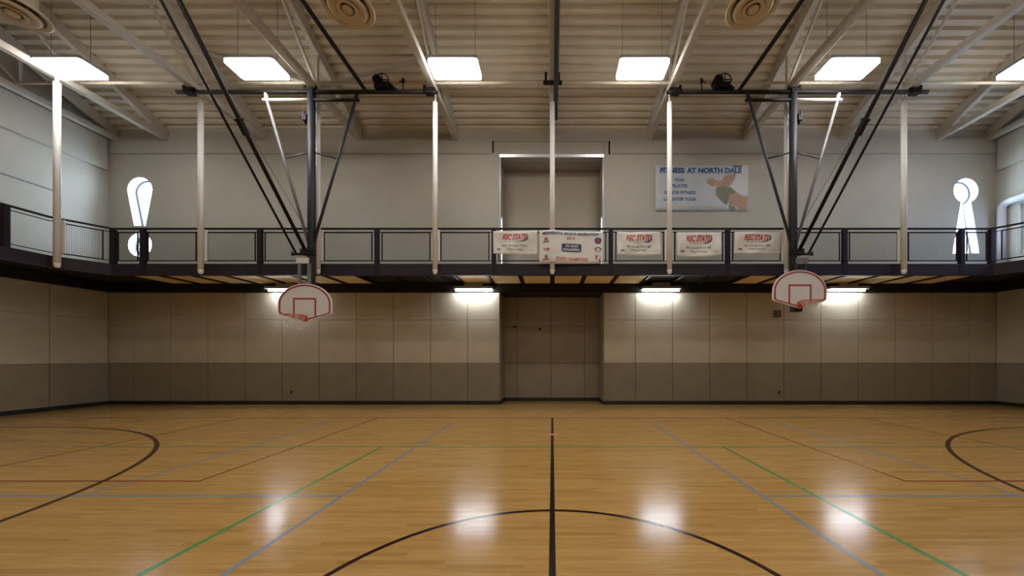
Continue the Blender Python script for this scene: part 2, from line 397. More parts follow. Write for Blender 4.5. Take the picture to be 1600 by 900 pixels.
# ------------------------------------------------------------------ roof trusses
BCZ = 8.97
def truss(x, label, end=False):
    t = tag(empty('roof_truss', (x, WY, BCZ)), label, 'roof truss', 'roof trusses spanning the gym')
    h = .30; wd = .13
    b = MB()
    b.bar((x, WY-.02, zr(WY-.02)-h/2-.005), (x, RIDGE, zr(RIDGE)-h/2-.005), wd, h).bar((x, RIDGE, zr(RIDGE)-h/2-.005), (x, RY+.02, zr(RY+.02)-h/2-.005), wd, h)
    b.build('top_chord', m_steel, t)
    MB().bar((x, WY-.005, BCZ), (x, RY+.005, BCZ), .17, .17).build('bottom_chord', m_steel, t, .015)
    nodes = [9.9, 8.1, 6.3, 4.2, 2.0, -.2, -2.3, -4.1, -5.9]
    for i, y in enumerate(nodes):
        if i % 2 == 0: MB().bar((x, y, BCZ+.08), (x, y, zr(y)-h), .07, .07, (0,1,0)).build('web_member', m_steel, t)
    seq = [(9.9,0),(8.1,1),(6.3,0),(4.2,1),(2.0,0),(-.2,1),(-2.3,0),(-4.1,1),(-5.9,0)]
    for (ya, ta), (yb, tb) in zip(seq, seq[1:]):
        za = zr(ya)-h if ta else BCZ+.08; zb = zr(yb)-h if tb else BCZ+.08
        MB().bar((x, ya, za), (x, yb, zb), .06, .06).build('web_member', m_steel, t)
    return t
ORD = ['first','second','third','fourth','fifth','sixth','seventh','eighth','ninth']
names = {-4:'pale steel roof truss above the exclamation mark window, second from the left wall',
 -3:'pale steel roof truss where the left backstop pipe ends furthest left', -2:'pale steel roof truss over the mast of the left basketball hoop',
 -1:'pale steel roof truss over the right end of the left backstop pipe', 0:'pale steel roof truss on the gym centre line beside the dark curtain pipe',
 1:'pale steel roof truss right of the middle, its bottom chord brightly lit beside a lamp', 2:'pale steel roof truss over the mast of the right basketball hoop',
 3:'pale steel roof truss where the right backstop pipe ends furthest right', 4:'pale steel roof truss next but one to the right wall, above the keyhole window'}
for k in range(-4, 5): truss(P*k, names[k])
truss(-14.72, 'pale steel roof truss tight against the left wall'); truss(14.72, 'pale steel roof truss tight against the right wall')
# strut tube tying the trusses together above the hangers
tag(MB().tube((-14.6, 9.80, 9.10), (14.6, 9.80, 9.10), .035, 12).build('strut_tube', m_deck), 'long pale horizontal tube tying the roof trusses together above the hanger rods', 'pipe')
for nm, xa, za, xb, zb in (('left', -9.72, 10.1, -6.56, 9.12), ('right', -6.44, 9.12, -3.28, 10.0)):
    tag(MB().bar((xa, 9.98, za), (xb, 9.98, zb), .05, .07).build('sway_brace', m_steel),
        'slanted pale steel brace between two trusses, %s of the left hoop mast' % nm, 'brace', 'sway braces above the left hoop')

# ------------------------------------------------------------------ running track balcony
FY = 10.05
SX = 12.92
trk = tag(empty('running_track', (0, FY, 3.9)), 'elevated running track with dark plum steel edge and tan soffit boards below', 'balcony')
def fascia_path(off):
    return [(-SX+off, RY+.05), (-SX+off, 9.23-off*.2), (-12.37+off*.5, FY+off*.0), (12.37-off*.5, FY), (SX-off, 9.23-off*.2), (SX-off, RY+.05)]
fp = [(-SX, RY+.05), (-SX, 9.23), (-12.37, FY), (12.37, FY), (SX, 9.23), (SX, RY+.05)]
def offset(pts, d):
    out = []
    for i, p in enumerate(pts):
        n = Vector((0,0))
        for a, b in ((i-1, i), (i, i+1)):
            if a >= 0 and b < len(pts):
                e = (Vector(pts[b]) - Vector(pts[a])).normalized(); n += Vector((-e.y, e.x))
        n.normalize(); out.append((p[0]+n.x*d, p[1]+n.y*d))
    return out
def ribbon(mb, pts, d0, d1, z0, z1):
    A, B = offset(pts, d0), offset(pts, d1)
    for i in range(len(pts)-1):
        q = [(*A[i],z0),(*A[i+1],z0),(*B[i+1],z0),(*B[i],z0),(*A[i],z1),(*A[i+1],z1),(*B[i+1],z1),(*B[i],z1)]
        mb.data(q, [(3,2,1,0),(4,5,6,7),(0,1,5,4),(2,3,7,6),(3,0,4,7),(1,2,6,5)])
    return mb
ribbon(MB(), fp, 0, .03, 3.90, 4.22).build('edge_channel', m_fascia, trk)
fl = MB(); ribbon(fl, fp, .03, .12, 3.90, 3.925); fl.build('channel_flange', m_fascia, trk)
# deck slab
MB().poly([(-WX+.01,RY+.06),(-SX-.03,RY+.06),(-SX-.03,9.24),(-12.39,FY+.03),(12.39,FY+.03),(SX+.03,9.24),(SX+.03,RY+.06),(WX-.01,RY+.06),(WX-.01,WY-.035),(-WX+.01,WY-.035)], [],
          lambda u, v: (u, v, 4.10), (0,0,.11)).build('track_deck', m_soffit, trk)
MB().box(-WX+.05, AX0-.0, 11.93, WY-.035, 3.78, 4.09).box(AX1, WX-.05, 11.93, WY-.035, 3.78, 4.09).box(AX0, AX1, 11.93, WY-.035, 3.78, 4.09).box(-WX+.035, -WX+.20, RY+.06, 11.93, 3.78, 4.09).box(WX-.20, WX-.035, RY+.06, 11.93, 3.78, 4.09).build('wall_beam', m_joist, trk)
JP = .975
joist_mesh = MB().box(-.045, .045, FY+.13, 11.92, 4.01, 4.098).mesh('joist', m_joist)
board_mesh = MB().box(-JP/2+.07, JP/2-.07, FY+.06, 11.90, 4.045, 4.065).mesh('soffit_board', m_tan)
def child(name, me, loc, parent):
    o = bpy.data.objects.new(name, me); COL.objects.link(o); o.location = loc
    o.parent = parent; o.matrix_parent_inverse = Matrix.Translation(parent.location).inverted(); return o
for k in range(-12, 13): child('joist', joist_mesh, (k*JP, 0, 0), trk)
for k in range(-13, 13):
    if k in (-6, -5, -4, 3, 4, 5): continue
    child('soffit_board', board_mesh, ((k+.5)*JP, 0, 0), trk)

# ------------------------------------------------------------------ railing
rl = tag(empty('railing', (0, FY+.06, TRK)), 'dark plum steel railing with wire mesh infill along the running track edge', 'railing')
RT = 5.25
rp = offset(fp, .09)
ribbon(MB(), fp, .06, .12, RT-.045, RT).build('top_rail', m_purple, rl)
ribbon(MB(), fp, .075, .105, 5.123, 5.140).build('middle_rail', m_purple, rl)
ribbon(MB(), fp, .075, .105, 4.310, 4.327).build('bottom_rail', m_purple, rl)
PR = 3.306
posts = [(s*(PR/2+PR*i), FY+.09) for s in (-1, 1) for i in range(4)]
posts += [(s*12.43, FY+.10) for s in (-1, 1)]
sy = [8.52-P*i for i in range(5)]
posts += [(s*(SX+.09), y) for s in (-1, 1) for y in sy]
post_mesh = MB().box(-.058, .058, -.05, .05, 4.213, RT-.046).mesh('post', m_purple)
for x, y in posts: child('post', post_mesh, (x, y, 0), rl)
stiff_mesh = MB().box(-.058, .058, -.008, 0, 3.91, 4.22).mesh('stiffener', m_purple)
for i in range(4):
    for s in (-1, 1): child('stiffener', stiff_mesh, (s*(PR/2+PR*i)*.9915, FY, 0), trk)
def infill(wd):
    h_ = wd/2
    f = MB().poly([(-h_,4.327),(h_,4.327),(h_,5.123),(-h_,5.123)], [[(-h_+.028,4.34),(h_-.028,4.34),(h_-.028,5.11),(-h_+.028,5.11)]], lambda u, v: (u,-.012,v), (0,.024,0)).mesh('infill_frame', m_purple)
    b = MB(); n = int(wd/.036)
    for i in range(1, n):
        x = -wd/2 + wd*i/n; b.box(x-.0024, x+.0024, -.003, .003, 4.325, 5.125)
    for i in range(1, 12):
        z = 4.325 + .8*i/12; b.box(-wd/2+.028, wd/2-.028, -.005, -.001, z-.0015, z+.0015)
    return f, b.mesh('wire_mesh', m_wire)
I1 = infill(1.385); I2 = infill(.58); I3 = infill(.72)
def place_infill(I, x, y, rz):
    f = child('infill_frame', I[0], (x, y, 0), rl); f.rotation_euler.z = rz
    g = bpy.data.objects.new('wire_mesh', I[1]); COL.objects.link(g); g.parent = f; g['kind'] = 'stuff'
for k in range(-3, 4):
    for dx in (-.8345, .8345):
        place_infill(I1, k*PR+dx, FY+.09, 0)
for s in (-1, 1):
    place_infill(I2, s*12.0, FY+.09, 0)
    a = offset(fp, .09); p, q = (a[1], a[2]) if s < 0 else (a[4], a[3])
    ang = math.atan2(q[1]-p[1], q[0]-p[0])
    place_infill(I3, (p[0]+q[0])/2, (p[1]+q[1])/2, ang)
    for i in range(4):
        for dy in (-.8125, -2.4375): place_infill(I1, s*(SX+.09), 8.52-P*i+dy, PI/2)

# ------------------------------------------------------------------ hanger rods from the trusses to the track edge
def hanger(x, y, label, top=BCZ-.09):
    t = tag(empty('hanger_rod', (x, y, 3.92)), label, 'hanger', 'white rods hanging the track from the roof')
    b = MB(); b.tube((x, y, 4.02), (x, y, 8.66), .067, 16)
    b.lathe([(.0,-.125),(.03,-.115),(.055,-.09),(.064,-.045),(.067,0)], (x, y, 4.02), 16)
    b.build('rod', m_white, t)
    MB().tube((x, y, 8.66), (x, y, top), .035, 10).build('rod_end', m_white, t)
    MB().box(x-.105, x+.105, y+.065, y+.085, 4.29, 5.16).build('rail_bracket', m_white, t)
hl = {-3:'white hanger rod between the exclamation mark window and the left hoop', -2:'white hanger rod hidden behind the mast of the left hoop',
 -1:'white hanger rod midway between the left hoop and the alcove', 0:'white hanger rod in front of the alcove at the centre line',
 1:'white hanger rod in front of the left end of the fitness banner', 2:'white hanger rod hidden behind the mast of the right hoop', 3:'white hanger rod between the right hoop and the keyhole window'}
for k in range(-3, 4): hanger(k*P, 9.94, hl[k])
hanger(-12.74, 9.22, 'white hanger rod left of the exclamation mark window under the leftmost lamp', 8.88)
hanger(12.74, 9.22, 'white hanger rod at the right bend of the track near the right wall', 8.88)

# ------------------------------------------------------------------ high bay lamps
LABY = {0:'in the far row by the track edge', 1:'in the second row from the back wall', 2:'in the third row from the back wall', 3:'in the row furthest behind'}
LABX4 = {1: 'leftmost', 2: 'second from left', 3: 'second from right', 4: 'rightmost'}
LABX = ['leftmost', 'second from left', 'third from left', 'third from right', 'second from right', 'rightmost']
def rrect(a, b, r, n=6):
    return [(sx*(a-r)+r*math.cos(q0+PI/2*i/n), sy*(b-r)+r*math.sin(q0+PI/2*i/n)) for sx, sy, q0 in ((1,1,0),(-1,1,PI/2),(-1,-1,PI),(1,-1,3*PI/2)) for i in range(n+1)]
lens_mesh = MB().poly(rrect(.61,.305,.07), [], lambda u, v: (u, v, 0), (0,0,.075)).mesh('lens', m_lens)
house_mesh = MB().box(-.60, .60, -.295, .295, .076, .16).box(-.35, .35, -.14, .14, .16, .22).mesh('housing', m_house)
for r, Y in enumerate((9.06, 4.35, -.35, -5.06)):
    for i, X in enumerate((-12.17, -7.45, -2.45, 2.27, 7.44, 12.17)):
        Z = 8.84
        if r and abs(X) > 10: continue
        t = tag(empty('ceiling_lamp', (X, Y, Z)), 'white rectangular lamp, %s %s' % (LABX4[i] if r else LABX[i], LABY[r]), 'lamp', 'rectangular lamps hung from the roof')
        child('housing', house_mesh, (X, Y, Z), t); child('lens', lens_mesh, (X, Y, Z), t)
        wr = MB()
        for dx in (-.5, .5): wr.tube((X+dx, Y, Z+.16), (X+dx, Y, zr(Y)), .004, 6)
        wr.build('suspension_wire', m_black, t)

# strip lights below the track against the wall
for X, lb in ((-8.77, 'white strip light under the track, half hidden by the left hoop'), (-2.59, 'white strip light under the track just left of the alcove'),
              (3.58, 'white strip light under the track right of the alcove'), (9.72, 'white strip light under the track beside the right hoop')):
    Y = 11.78
    t = tag(empty('strip_light', (X, Y, 3.78)), lb, 'strip light', 'fluorescent strips under the track')
    MB().box(X-.63, X+.63, Y-.10, Y+.13, 3.835, 3.92).box(X-.3, X+.3, Y-.03, Y+.03, 3.92, 4.045).build('housing', m_house, t)
    MB().tube((X-.60, Y+.06, 3.795), (X+.60, Y+.06, 3.795), .022, 12).build('tube', m_tube, t)

# round air diffusers
def diffuser(x, y, z, lb):
    t = tag(empty('air_diffuser', (x, y, z)), lb, 'diffuser', 'round air diffusers under the roof')
    MB().lathe([(.40,.06),(.47,.03),(.49,.05),(.42,.12),(.30,.20)], (x,y,z), 48).build('outer_ring', m_dif, t)
    MB().lathe([(.20,.02),(.31,-.02),(.36,.02),(.32,.06),(.20,.10)], (x,y,z), 48).build('middle_cone', m_dif, t)
    MB().lathe([(.13,.0),(.18,-.03),(.21,-.01),(.17,.04),(.12,.07)], (x,y,z), 40).build('inner_cone', m_dif, t)
    MB().lathe([(.0,-.03),(.07,-.035),(.10,-.015),(.09,.03),(.0,.04)], (x,y,z), 32).build('center_cap', m_dif, t)
    MB().lathe([(.30,.19),(.30,zr(y+.31)-z-.01)], (x,y,z), 32).build('duct_drop', m_dif, t)
    MB().bar((x-.31,y,z+.09),(x+.31,y,z+.09),.02,.03).bar((x,y-.31,z+.09),(x,y+.31,z+.09),.02,.03).tube((x,y,z),(x,y,z+.1),.02,8).build('spider_bracket', m_dif, t)
diffuser(-4.0, 7.0, 8.40, 'round cream air diffuser above the left hoop, second from the left wall')
diffuser(3.92, 7.0, 8.40, 'round cream air diffuser above and left of the right hoop')
diffuser(-10.55, 7.0, 8.33, 'round cream air diffuser in the upper left corner near the left wall')

# ------------------------------------------------------------------ basketball backstops
def fan(cx, zb, g=0):
    hw, H = .71-g, 1.015
    zc, zs = zb+.21+g*.4, zb+.47
    top = zb+H-g
    pts = [(cx, zb+g)]
    pts += [(cx+hw-.04, zc-.008), (cx+hw, zc+.03), (cx+hw, zs)]
    for i in range(1, 24):
        a = PI*i/24; pts.append((cx+hw*math.cos(a)**1 if True else 0, zs+(top-zs)*math.sin(a)))
    pts += [(cx-hw, zs), (cx-hw, zc+.03), (cx-hw+.04, zc-.008)]
    return pts
def backstop(s, zb, lb, net_len):
    cx = s*6.53; MY = 9.72; PZ = 8.79
    side = 'left' if s < 0 else 'right'
    t = tag(empty('basketball_backstop', (cx, MY, PZ)), lb, 'basketball hoop')
    X = lambda d: cx + s*d          # d outward from the room centre
    P_ = lambda d, y, z: (X(d), y, z)
    MB().tube(P_(3.65, MY, PZ-.0), P_(-3.42, MY, PZ), .05, 14).build('cross_pipe', m_black, t)
    for d in (3.30, .03, -3.2):
        MB().box(*sorted((X(d-.11), X(d+.11))), MY-.08, MY+.08, PZ-.06, PZ+.075).box(*sorted((X(d-.16), X(d-.10))), MY-.05, MY+.05, PZ+.05, PZ+.16).box(*sorted((X(d+.10), X(d+.16))), MY-.05, MY+.05, PZ+.05, PZ+.16).build('clamp', m_black, t)
    # short yoke pipe below, with links; white outer half has its lit look painted
    MB().tube(P_(1.30, MY-.02, 8.56), P_(.02, MY-.02, 8.56), .042, 12).build('yoke_pipe', m_white, t)
    MB().tube(P_(-.02, MY-.02, 8.56), P_(-1.30, MY-.02, 8.56), .042, 12).build('yoke_pipe', m_black, t)
    for d in (1.2, -1.2): MB().bar(P_(d+.04*(1 if d > 0 else -1), MY, PZ-.03), P_(d, MY-.02, 8.57), .05, .07, (0,1,0)).build('link', m_black if d < 0 else m_white, t)
    mz = zb+.55
    MB().tube(P_(0, MY, PZ-.04), P_(0, MY, mz), .098, 20).build('mast', m_mast, t)
    for d, mt in ((1.19, m_grey), (-1.19, m_mast)):  # outer brace and tie in paler steel, lit look put into the colour
        MB().tube(P_(d, MY-.02, 8.53), P_(.08*(1 if d > 0 else -1), MY-.02, 4.72), .036, 12).build('diagonal_brace', mt, t)
        e = .69*(1 if d > 0 else -1)
        MB().tube(P_(e, MY-.02, 6.98), P_(.08*(1 if d > 0 else -1), MY-.02, 7.14), .022, 8).build('brace_tie', mt, t)
    # folding braces running up towards the middle of the gym
    z0 = 4.45
    MB().tube(P_(.09, MY-.10, z0), P_(.12, 5.55, 8.86), .042, 12).build('folding_brace', m_black, t)
    MB().tube(P_(.34, MY-.12, z0-.06), P_(.34, 5.35, 8.86), .026, 10).build('folding_brace', m_black, t)
    a = Vector(P_(.11, 7.70, z0 + (MY-.10-7.70)*1.079)); d = Vector((0, -1, 1.079)).normalized()
    MB().bar(a-d*.13, a+d*.13, .085, .11).bar(a+d*.13, a+d*.18, .11, .13).build('brace_hinge', m_black, t)
    MB().box(*sorted((X(-.12), X(.20))), MY-.16, MY+.0, z0-.10, z0+.05).build('mast_collar', m_black, t)
    MB().tube(P_(.02, MY-.13, z0-.09), P_(.44, MY-.13, z0-.09), .032, 10).tube(P_(.42, MY-.13, z0-.13), P_(.42, MY-.13, z0-.03), .03, 8).build('brace_arm', m_black, t)
    MB().box(*sorted((X(.0), X(.34))), MY-.11, MY-.09, z0-.32, z0-.18).build('height_plate', m_white if s < 0 else m_grey, t)
    # long support pipe along the roof, hoist winch with its wheel, cable
    MB().tube(P_(-1.48, MY, PZ+.02), P_(-1.48, 1.5, PZ+.02), .05, 12).build('support_pipe', m_black, t)
    wx = X(-1.95)
    wn = MB().box(wx-.20, wx+.20, MY-.12, MY+.10, PZ+.05, PZ+.20).tube((wx-.12, MY-.14, PZ+.26), (wx-.12, MY+.1, PZ+.26), .12, 16).tube((wx+.2, MY-.02, PZ+.16), (wx+.33, MY-.02, PZ+.05), .05, 8)
    w_ = wn.build('hoist_winch', m_black, t)
    MB().path([(wx+.03+.17*math.cos(q), MY-.15, PZ+.22+.17*math.sin(q)) for q in [2*PI*i/24 for i in range(24)]], .014, 6, True).bar((wx-.12, MY-.15, PZ+.22), (wx+.18, MY-.15, PZ+.22), .02, .02).bar((wx+.03, MY-.15, PZ+.07), (wx+.03, MY-.15, PZ+.37), .02, .02).build('hand_wheel', m_black, w_)
    hx = X(-2.48)
    MB().path([(hx, MY, PZ+.04), (hx+s*.0, MY, PZ+.26), (hx-s*.04, MY, PZ+.33), (hx+s*.10, MY-.02, PZ+.25)], .014, 6).tube((hx, MY, PZ+.26), (hx, MY, PZ+.36), .035, 8).build('conduit', m_black, t)
    MB().tube(P_(.55, 6.0, 8.8), P_(.16, MY-.14, 5.2), .006, 6).build('hoist_cable', m_grey, t)
    MB().box(*sorted((X(.09), X(.20))), MY-.10, MY+.02, 7.98, 8.16).tube(P_(.15, MY-.10, 8.2), P_(.12, MY-.04, 7.9), .03, 8).build('pulley', m_black, t)
    # neck between mast and board
    BY = 9.45
    nk = MB()
    for d in (.24, -.02): nk.bar(P_(d, MY-.12, z0-.34), P_(d, MY-.12, zb+.75), .06, .06, (0,1,0))
    nk.build('height_adjuster', m_grey if s < 0 else m_mast, t)
    bb = MB().box(*sorted((X(-.25), X(.25))), BY+.05, MY-.09, zb+.70, zb+.78).box(*sorted((X(-.25), X(.25))), BY+.05, MY-.09, zb+.30, zb+.38)
    bb.box(*sorted((X(-.04), X(.04))), BY+.06, MY-.10, zb+.2, zb+.75)
    if s > 0: bb.box(*sorted((X(-.10), X(.10))), BY+.05, MY-.02, zb-.07, zb+.10)
    bb.build('board_bracket', m_black, t)
    # backboard
    bd = MB().poly(fan(cx, zb), [], lambda u, v: (u, BY, v), (0,.045,0)).build('backboard', m_board, t, .008)
    MB().poly(fan(cx, zb, .028), [fan(cx, zb, .072)], lambda u, v: (u, BY-.003, v), (0,.002,0)).build('border_line', m_red, bd)
    q0, q1, qa, qb = cx-.305, cx+.305, zb+.115, zb+.635
    MB().poly([(q0,qa),(q1,qa),(q1,qb),(q0,qb)], [[(q0+.045,qa-.0+.001),(q1-.045,qa+.001),(q1-.045,qb-.045),(q0+.045,qb-.045)]], lambda u, v: (u, BY-.004, v), (0,.002,0)).build('target_square', m_red, bd)
    # rim and net
    rz, ry, R = zb+.14, BY-.37, .2286
    rim = MB().path([(cx+R*math.cos(2*PI*i/36), ry+R*math.sin(2*PI*i/36), rz) for i in range(36)], .013, 8, True)
    rim.box(cx-.075, cx+.075, BY-.02, BY-.004, zb+.015, zb+.17).bar((cx-.07, BY-.01, rz-.01), (cx-.08, ry+.21, rz), .03, .02).bar((cx+.07, BY-.01, rz-.01), (cx+.08, ry+.21, rz), .03, .02)
    rim.data([(cx-.06,BY-.02,zb+.03),(cx+.06,BY-.02,zb+.03),(cx+.06,BY-.14,rz-.01),(cx-.06,BY-.14,rz-.01)], [(0,1,2,3)])
    ro = rim.build('rim', m_rim, t)
    nt = MB(); n = 12; rows = 6
    def ring_r(j): return R*(1-.36*math.sin(min(1, j/rows)*PI/2))
    for i in range(n):
        for sg in (1, -1):
            for j in range(rows):
                a0 = 2*PI*(i+sg*j*.5)/n; a1 = 2*PI*(i+sg*(j+1)*.5)/n
                r0, r1 = ring_r(j), ring_r(j+1)
                nt.tube((cx+r0*math.cos(a0), ry+r0*math.sin(a0), rz-.01-net_len*j/rows), (cx+r1*math.cos(a1), ry+r1*math.sin(a1), rz-.01-net_len*(j+1)/rows), .004, 4)
    nt.build('net', m_net, ro)
backstop(-1, 2.53, 'left basketball hoop, white fan backboard hung low on a dark mast from the roof', .40)
backstop(1, 2.885, 'right basketball hoop, white fan backboard hung higher on a dark mast from the roof', .13)

# centre curtain pipe
t = tag(empty('curtain_pipe', (.12, 6, 8.78)), 'dark divider curtain pipe hung along the centre line under the roof', 'pipe')
MB().tube((.10, 10.75, 8.76), (.10, -6.5, 8.76), .06, 14).build('pipe', m_mast, t)
MB().box(-.24, .26, 9.42, 9.52, 8.825, 8.875).box(-.20, -.14, 9.42, 9.52, 8.875, 9.10).box(.14, .20, 9.42, 9.52, 8.875, 9.10).build('pipe_clamp', m_black, t)

# ------------------------------------------------------------------ banners
def sheet(x0, x1, z0, z1, fn, mat, name, nx=28, nz=14):
    vs = []; fs = []
    for j in range(nz+1):
        for i in range(nx+1):
            u, v = i/nx, j/nz
            p = fn(u, v); vs.append(p)
    for j in range(nz):
        for i in range(nx): a = j*(nx+1)+i; fs.append((a, a+1, a+nx+2, a+nx+1))
    b = MB().data(vs, fs)
    for f in b.bm.faces: f.smooth = True
    e = bmesh.ops.extrude_face_region(b.bm, geom=list(b.bm.faces), use_keep_orig=True)
    bmesh.ops.translate(b.bm, vec=(0,.003,0), verts=[g for g in e['geom'] if isinstance(g, bmesh.types.BMVert)])
    return b.build(name, mat)
def printed(fn, uv_polys, mat, name, parent, lift):
    """uv polygons (verts, faces) laid onto a banner surface"""
    b = MB()
    for vs, fs in uv_polys:
        b.data([tuple(Vector(fn(u, v)) + Vector((0,-lift,0))) for u, v in vs], fs)
    return b.build(name, mat, parent)
def txt(string, cu, cv, wu, hv, W, H, shear=0, bold=.0, arc=0):
    vs, fs = text(string, wu*W, hv*H, shear, bold)
    return ([(cu+x/W, cv+y/H + arc*((x/W)**2)) for x, y in vs], fs)
def nat(word):
    cu = bpy.data.curves.new('lettering', 'FONT'); cu.body = word
    o = bpy.data.objects.new('lettering', cu); COL.objects.link(o)
    dg = bpy.context.evaluated_depsgraph_get(); dg.update()
    x = o.evaluated_get(dg).dimensions.x
    bpy.data.objects.remove(o); bpy.data.curves.remove(cu); return x
def words(string, cu, cv, wu, hv, W, H, shear=0, bold=0):
    ws = string.split(); ns = [nat(q) for q in ws]; sp = .32
    k = wu/(sum(ns) + sp*(len(ws)-1)); u = cu-wu/2; out = []
    for q, n in zip(ws, ns):
        out.append(txt(q, u+n*k/2, cv, n*k, hv, W, H, shear, bold)); u += (n+sp)*k
    return out
def upoly(pts): return (pts, [tuple(range(len(pts)))])
def ell(cu, cv, ru, rv, n=18): return upoly([(cu+ru*math.cos(2*PI*i/n), cv+rv*math.sin(2*PI*i/n)) for i in range(n)])
BYB = FY-.035
def px(x, y, Y): return ((x-863)*Y/560, 1.62+(557-y)*Y/560)
def wavy(x0, x1, z0, z1, ph, sag, corners, bulge=0):
    tl, tr, bl, br = corners
    def fn(u, v):
        x = x0+(x1-x0)*u; z = z0+(z1-z0)*v
        z += (tl*(1-u)+tr*u)*v + (bl*(1-u)+br*u)*(1-v) - sag*math.sin(PI*u)*(.35+.65*(1-v))*.5*(1 if v < 1 else .7)
        d = .012*math.sin(6*u*PI+ph+3*v)*(.3+.7*v*(1-v)*4) + .014*math.sin(PI*(u*2.2-v*1.6)+ph)
        # tension folds from the tied upper corners
        d += .018*math.exp(-((u-(1-v)*.55)/.07)**2)*(1-v) + .018*math.exp(-((1-u-(1-v)*.55)/.07)**2)*(1-v)
        if bulge: d = .4*d + bulge*math.exp(-((u-.19)/.22)**2) + .10*bulge
        return (x, BYB-.03-d, z)
    return fn
REC = [((771,362),(840,397), .2, .02, (0,.02,.0,-.03), 'white sports banner left of the centre hanger rod on the railing', '6th Grade Boys'),
       ((964,363),(1033,399), 1.7, .03, (0,0,0,0), 'white sports banner just right of the alcove, second of the four small ones', '7th Grade Boys BB'),
       ((1057,363),(1127,400), 3.1, .10, (0,0,0,.02), 'white sagging sports banner third of the four small ones, right of the lit hanger rod', '8th Grade Boys BB'),
       ((1147,363),(1219,397), 4.4, .02, (0,0,.01,0), 'white sports banner beside the right hoop mast on the railing', '6th Grade Boys BB')]
for (a, b, ph, sag, cor, lb, line) in REC:
    (x0, z1), (x1, z0) = px(*a, BYB), px(*b, BYB); W, H = x1-x0, z1-z0
    fn = wavy(x0, x1, z0, z1, ph, sag, cor)
    o = tag(sheet(x0, x1, z0, z1, fn, m_vinyl, 'sports_banner'), lb, 'banner', 'small white sports banners on the railing')
    printed(fn, [txt('REC STATE', .48, .75, .56, .26, W, H, .35, .035)], m_crim, 'lettering', o, .008)
    printed(fn, [upoly([(.58,.58),(.66,.55),(.74,.58),(.79,.68),(.78,.83),(.75,.88),(.765,.74),(.72,.64),(.66,.60)])], m_navy, 'swoosh_emblem', o, .006)
    for q in words('2012 State Tournament', .46, .565, .40, .05, W, H) + words(line, .48, .38, .56, .10, W, H, 0, .01) + [txt('Champions', .48, .22, .36, .10, W, H, 0, .01), txt('rec sports', .86, .18, .13, .05, W, H)]: printed(fn, [q], m_greyp, 'lettering', o, .006)
    printed(fn, [upoly([(.06,.17),(.09,.24),(.13,.26),(.17,.22),(.19,.16),(.15,.19),(.12,.15),(.10,.19)])], m_greyp, 'corner_emblem', o, .006)
(x0, z1), (x1, z0) = px(843,362.5,BYB), px(942,412,BYB); W, H = x1-x0, z1-z0
fn = wavy(x0, x1, z0, z1, 2.3, .0, (0,0,0,0), .13)
o = tag(sheet(x0, x1, z0, z1, fn, m_vinyl, 'championship_banner'), 'large white state champions banner at the centre hanger rod on the railing', 'banner')
for q in words('MINNESOTA SPORTS FEDERATION', .49, .905, .88, .09, W, H, 0, .03): printed(fn, [q], m_navy, 'lettering', o, .010)
printed(fn, [txt('2012', .49, .775, .135, .085, W, H, 0, .02)], m_crim, 'lettering', o, .010)
for q in words('STATE CHAMPIONS', .51, .115, .50, .115, W, H, 0, .03): printed(fn, [q], m_orange, 'lettering', o, .010)
gx = [.35+.31*i/12 for i in range(13)]; gv = []
for i, u in enumerate(gx):
    e_ = .022 if i in (0, 12) else 0
    gv += [(u, .345+e_), (u, .47), (u, .60-e_)]
printed(fn, [(gv, [(3*i+j, 3*i+3+j, 3*i+4+j, 3*i+1+j) for i in range(12) for j in range(2)])], m_navy, 'blue_box', o, .006)
for q in (txt('8TH GRADE', .51, .525, .20, .075, W, H, 0, .02), txt('BOYS BASKETBALL', .505, .415, .26, .075, W, H, 0, .03)): printed(fn, [q], m_vinyl, 'lettering', o, .016)
EM = [(.105,.68,0),(.105,.40,1),(.105,.13,2),(.92,.71,3),(.92,.44,4),(.92,.15,5)]
for cu, cv, k in EM:
    e = MB()
    if k == 0: L_ = [(ell(cu,cv+.03,.035,.075), m_pale), (ell(cu,cv+.04,.018,.04), m_crim), (upoly([(cu-.05,cv-.06),(cu+.05,cv-.06),(cu+.04,cv-.02),(cu-.04,cv-.02)]), m_greyp)]
    elif k == 1: L_ = [(upoly([(cu-.05,cv+.05),(cu-.03,cv-.06),(cu-.01,cv+.01),(cu,cv-.06),(cu+.02,cv+.06),(cu,cv+.02),(cu-.02,cv+.06)]), m_pale), (ell(cu+.03,cv,.02,.05), m_crim)]
    elif k == 2: L_ = [(upoly([(cu-.06,cv-.06),(cu+.06,cv-.06),(cu+.03,cv+.0),(cu-.04,cv-.01)]), m_orange), (ell(cu,cv+.05,.024,.055), m_greyp)]
    elif k == 3: L_ = [(upoly([(cu-.05,cv-.05),(cu,cv-.11),(cu+.05,cv-.05),(cu+.055,cv+.04),(cu+.03,cv+.09),(cu-.03,cv+.09),(cu-.055,cv+.04)]), m_navy), (ell(cu,cv+.0,.025,.045), m_crim)]
    elif k == 4: L_ = [(upoly([(cu-.06,cv),(cu-.03,cv+.07),(cu+.03,cv+.07),(cu+.06,cv),(cu,cv-.10)]), m_greyp), (ell(cu,cv-.02,.025,.05), m_vinyl), (ell(cu-.035,cv+.0,.012,.02), m_crim)]
    else: L_ = [(upoly([(cu-.045,cv+.10),(cu-.005,cv+.10),(cu-.03,cv-.10),(cu-.035,cv-.02)]), m_crim), (upoly([(cu-.01,cv-.08),(cu+.05,cv+.09),(cu+.04,cv-.0)]), m_pale), (ell(cu+.025,cv-.08,.02,.04), m_greyp)]
    for i, (pl, mt) in enumerate(L_): printed(fn, [pl], mt, 'emblem', o, .010+.002*i)

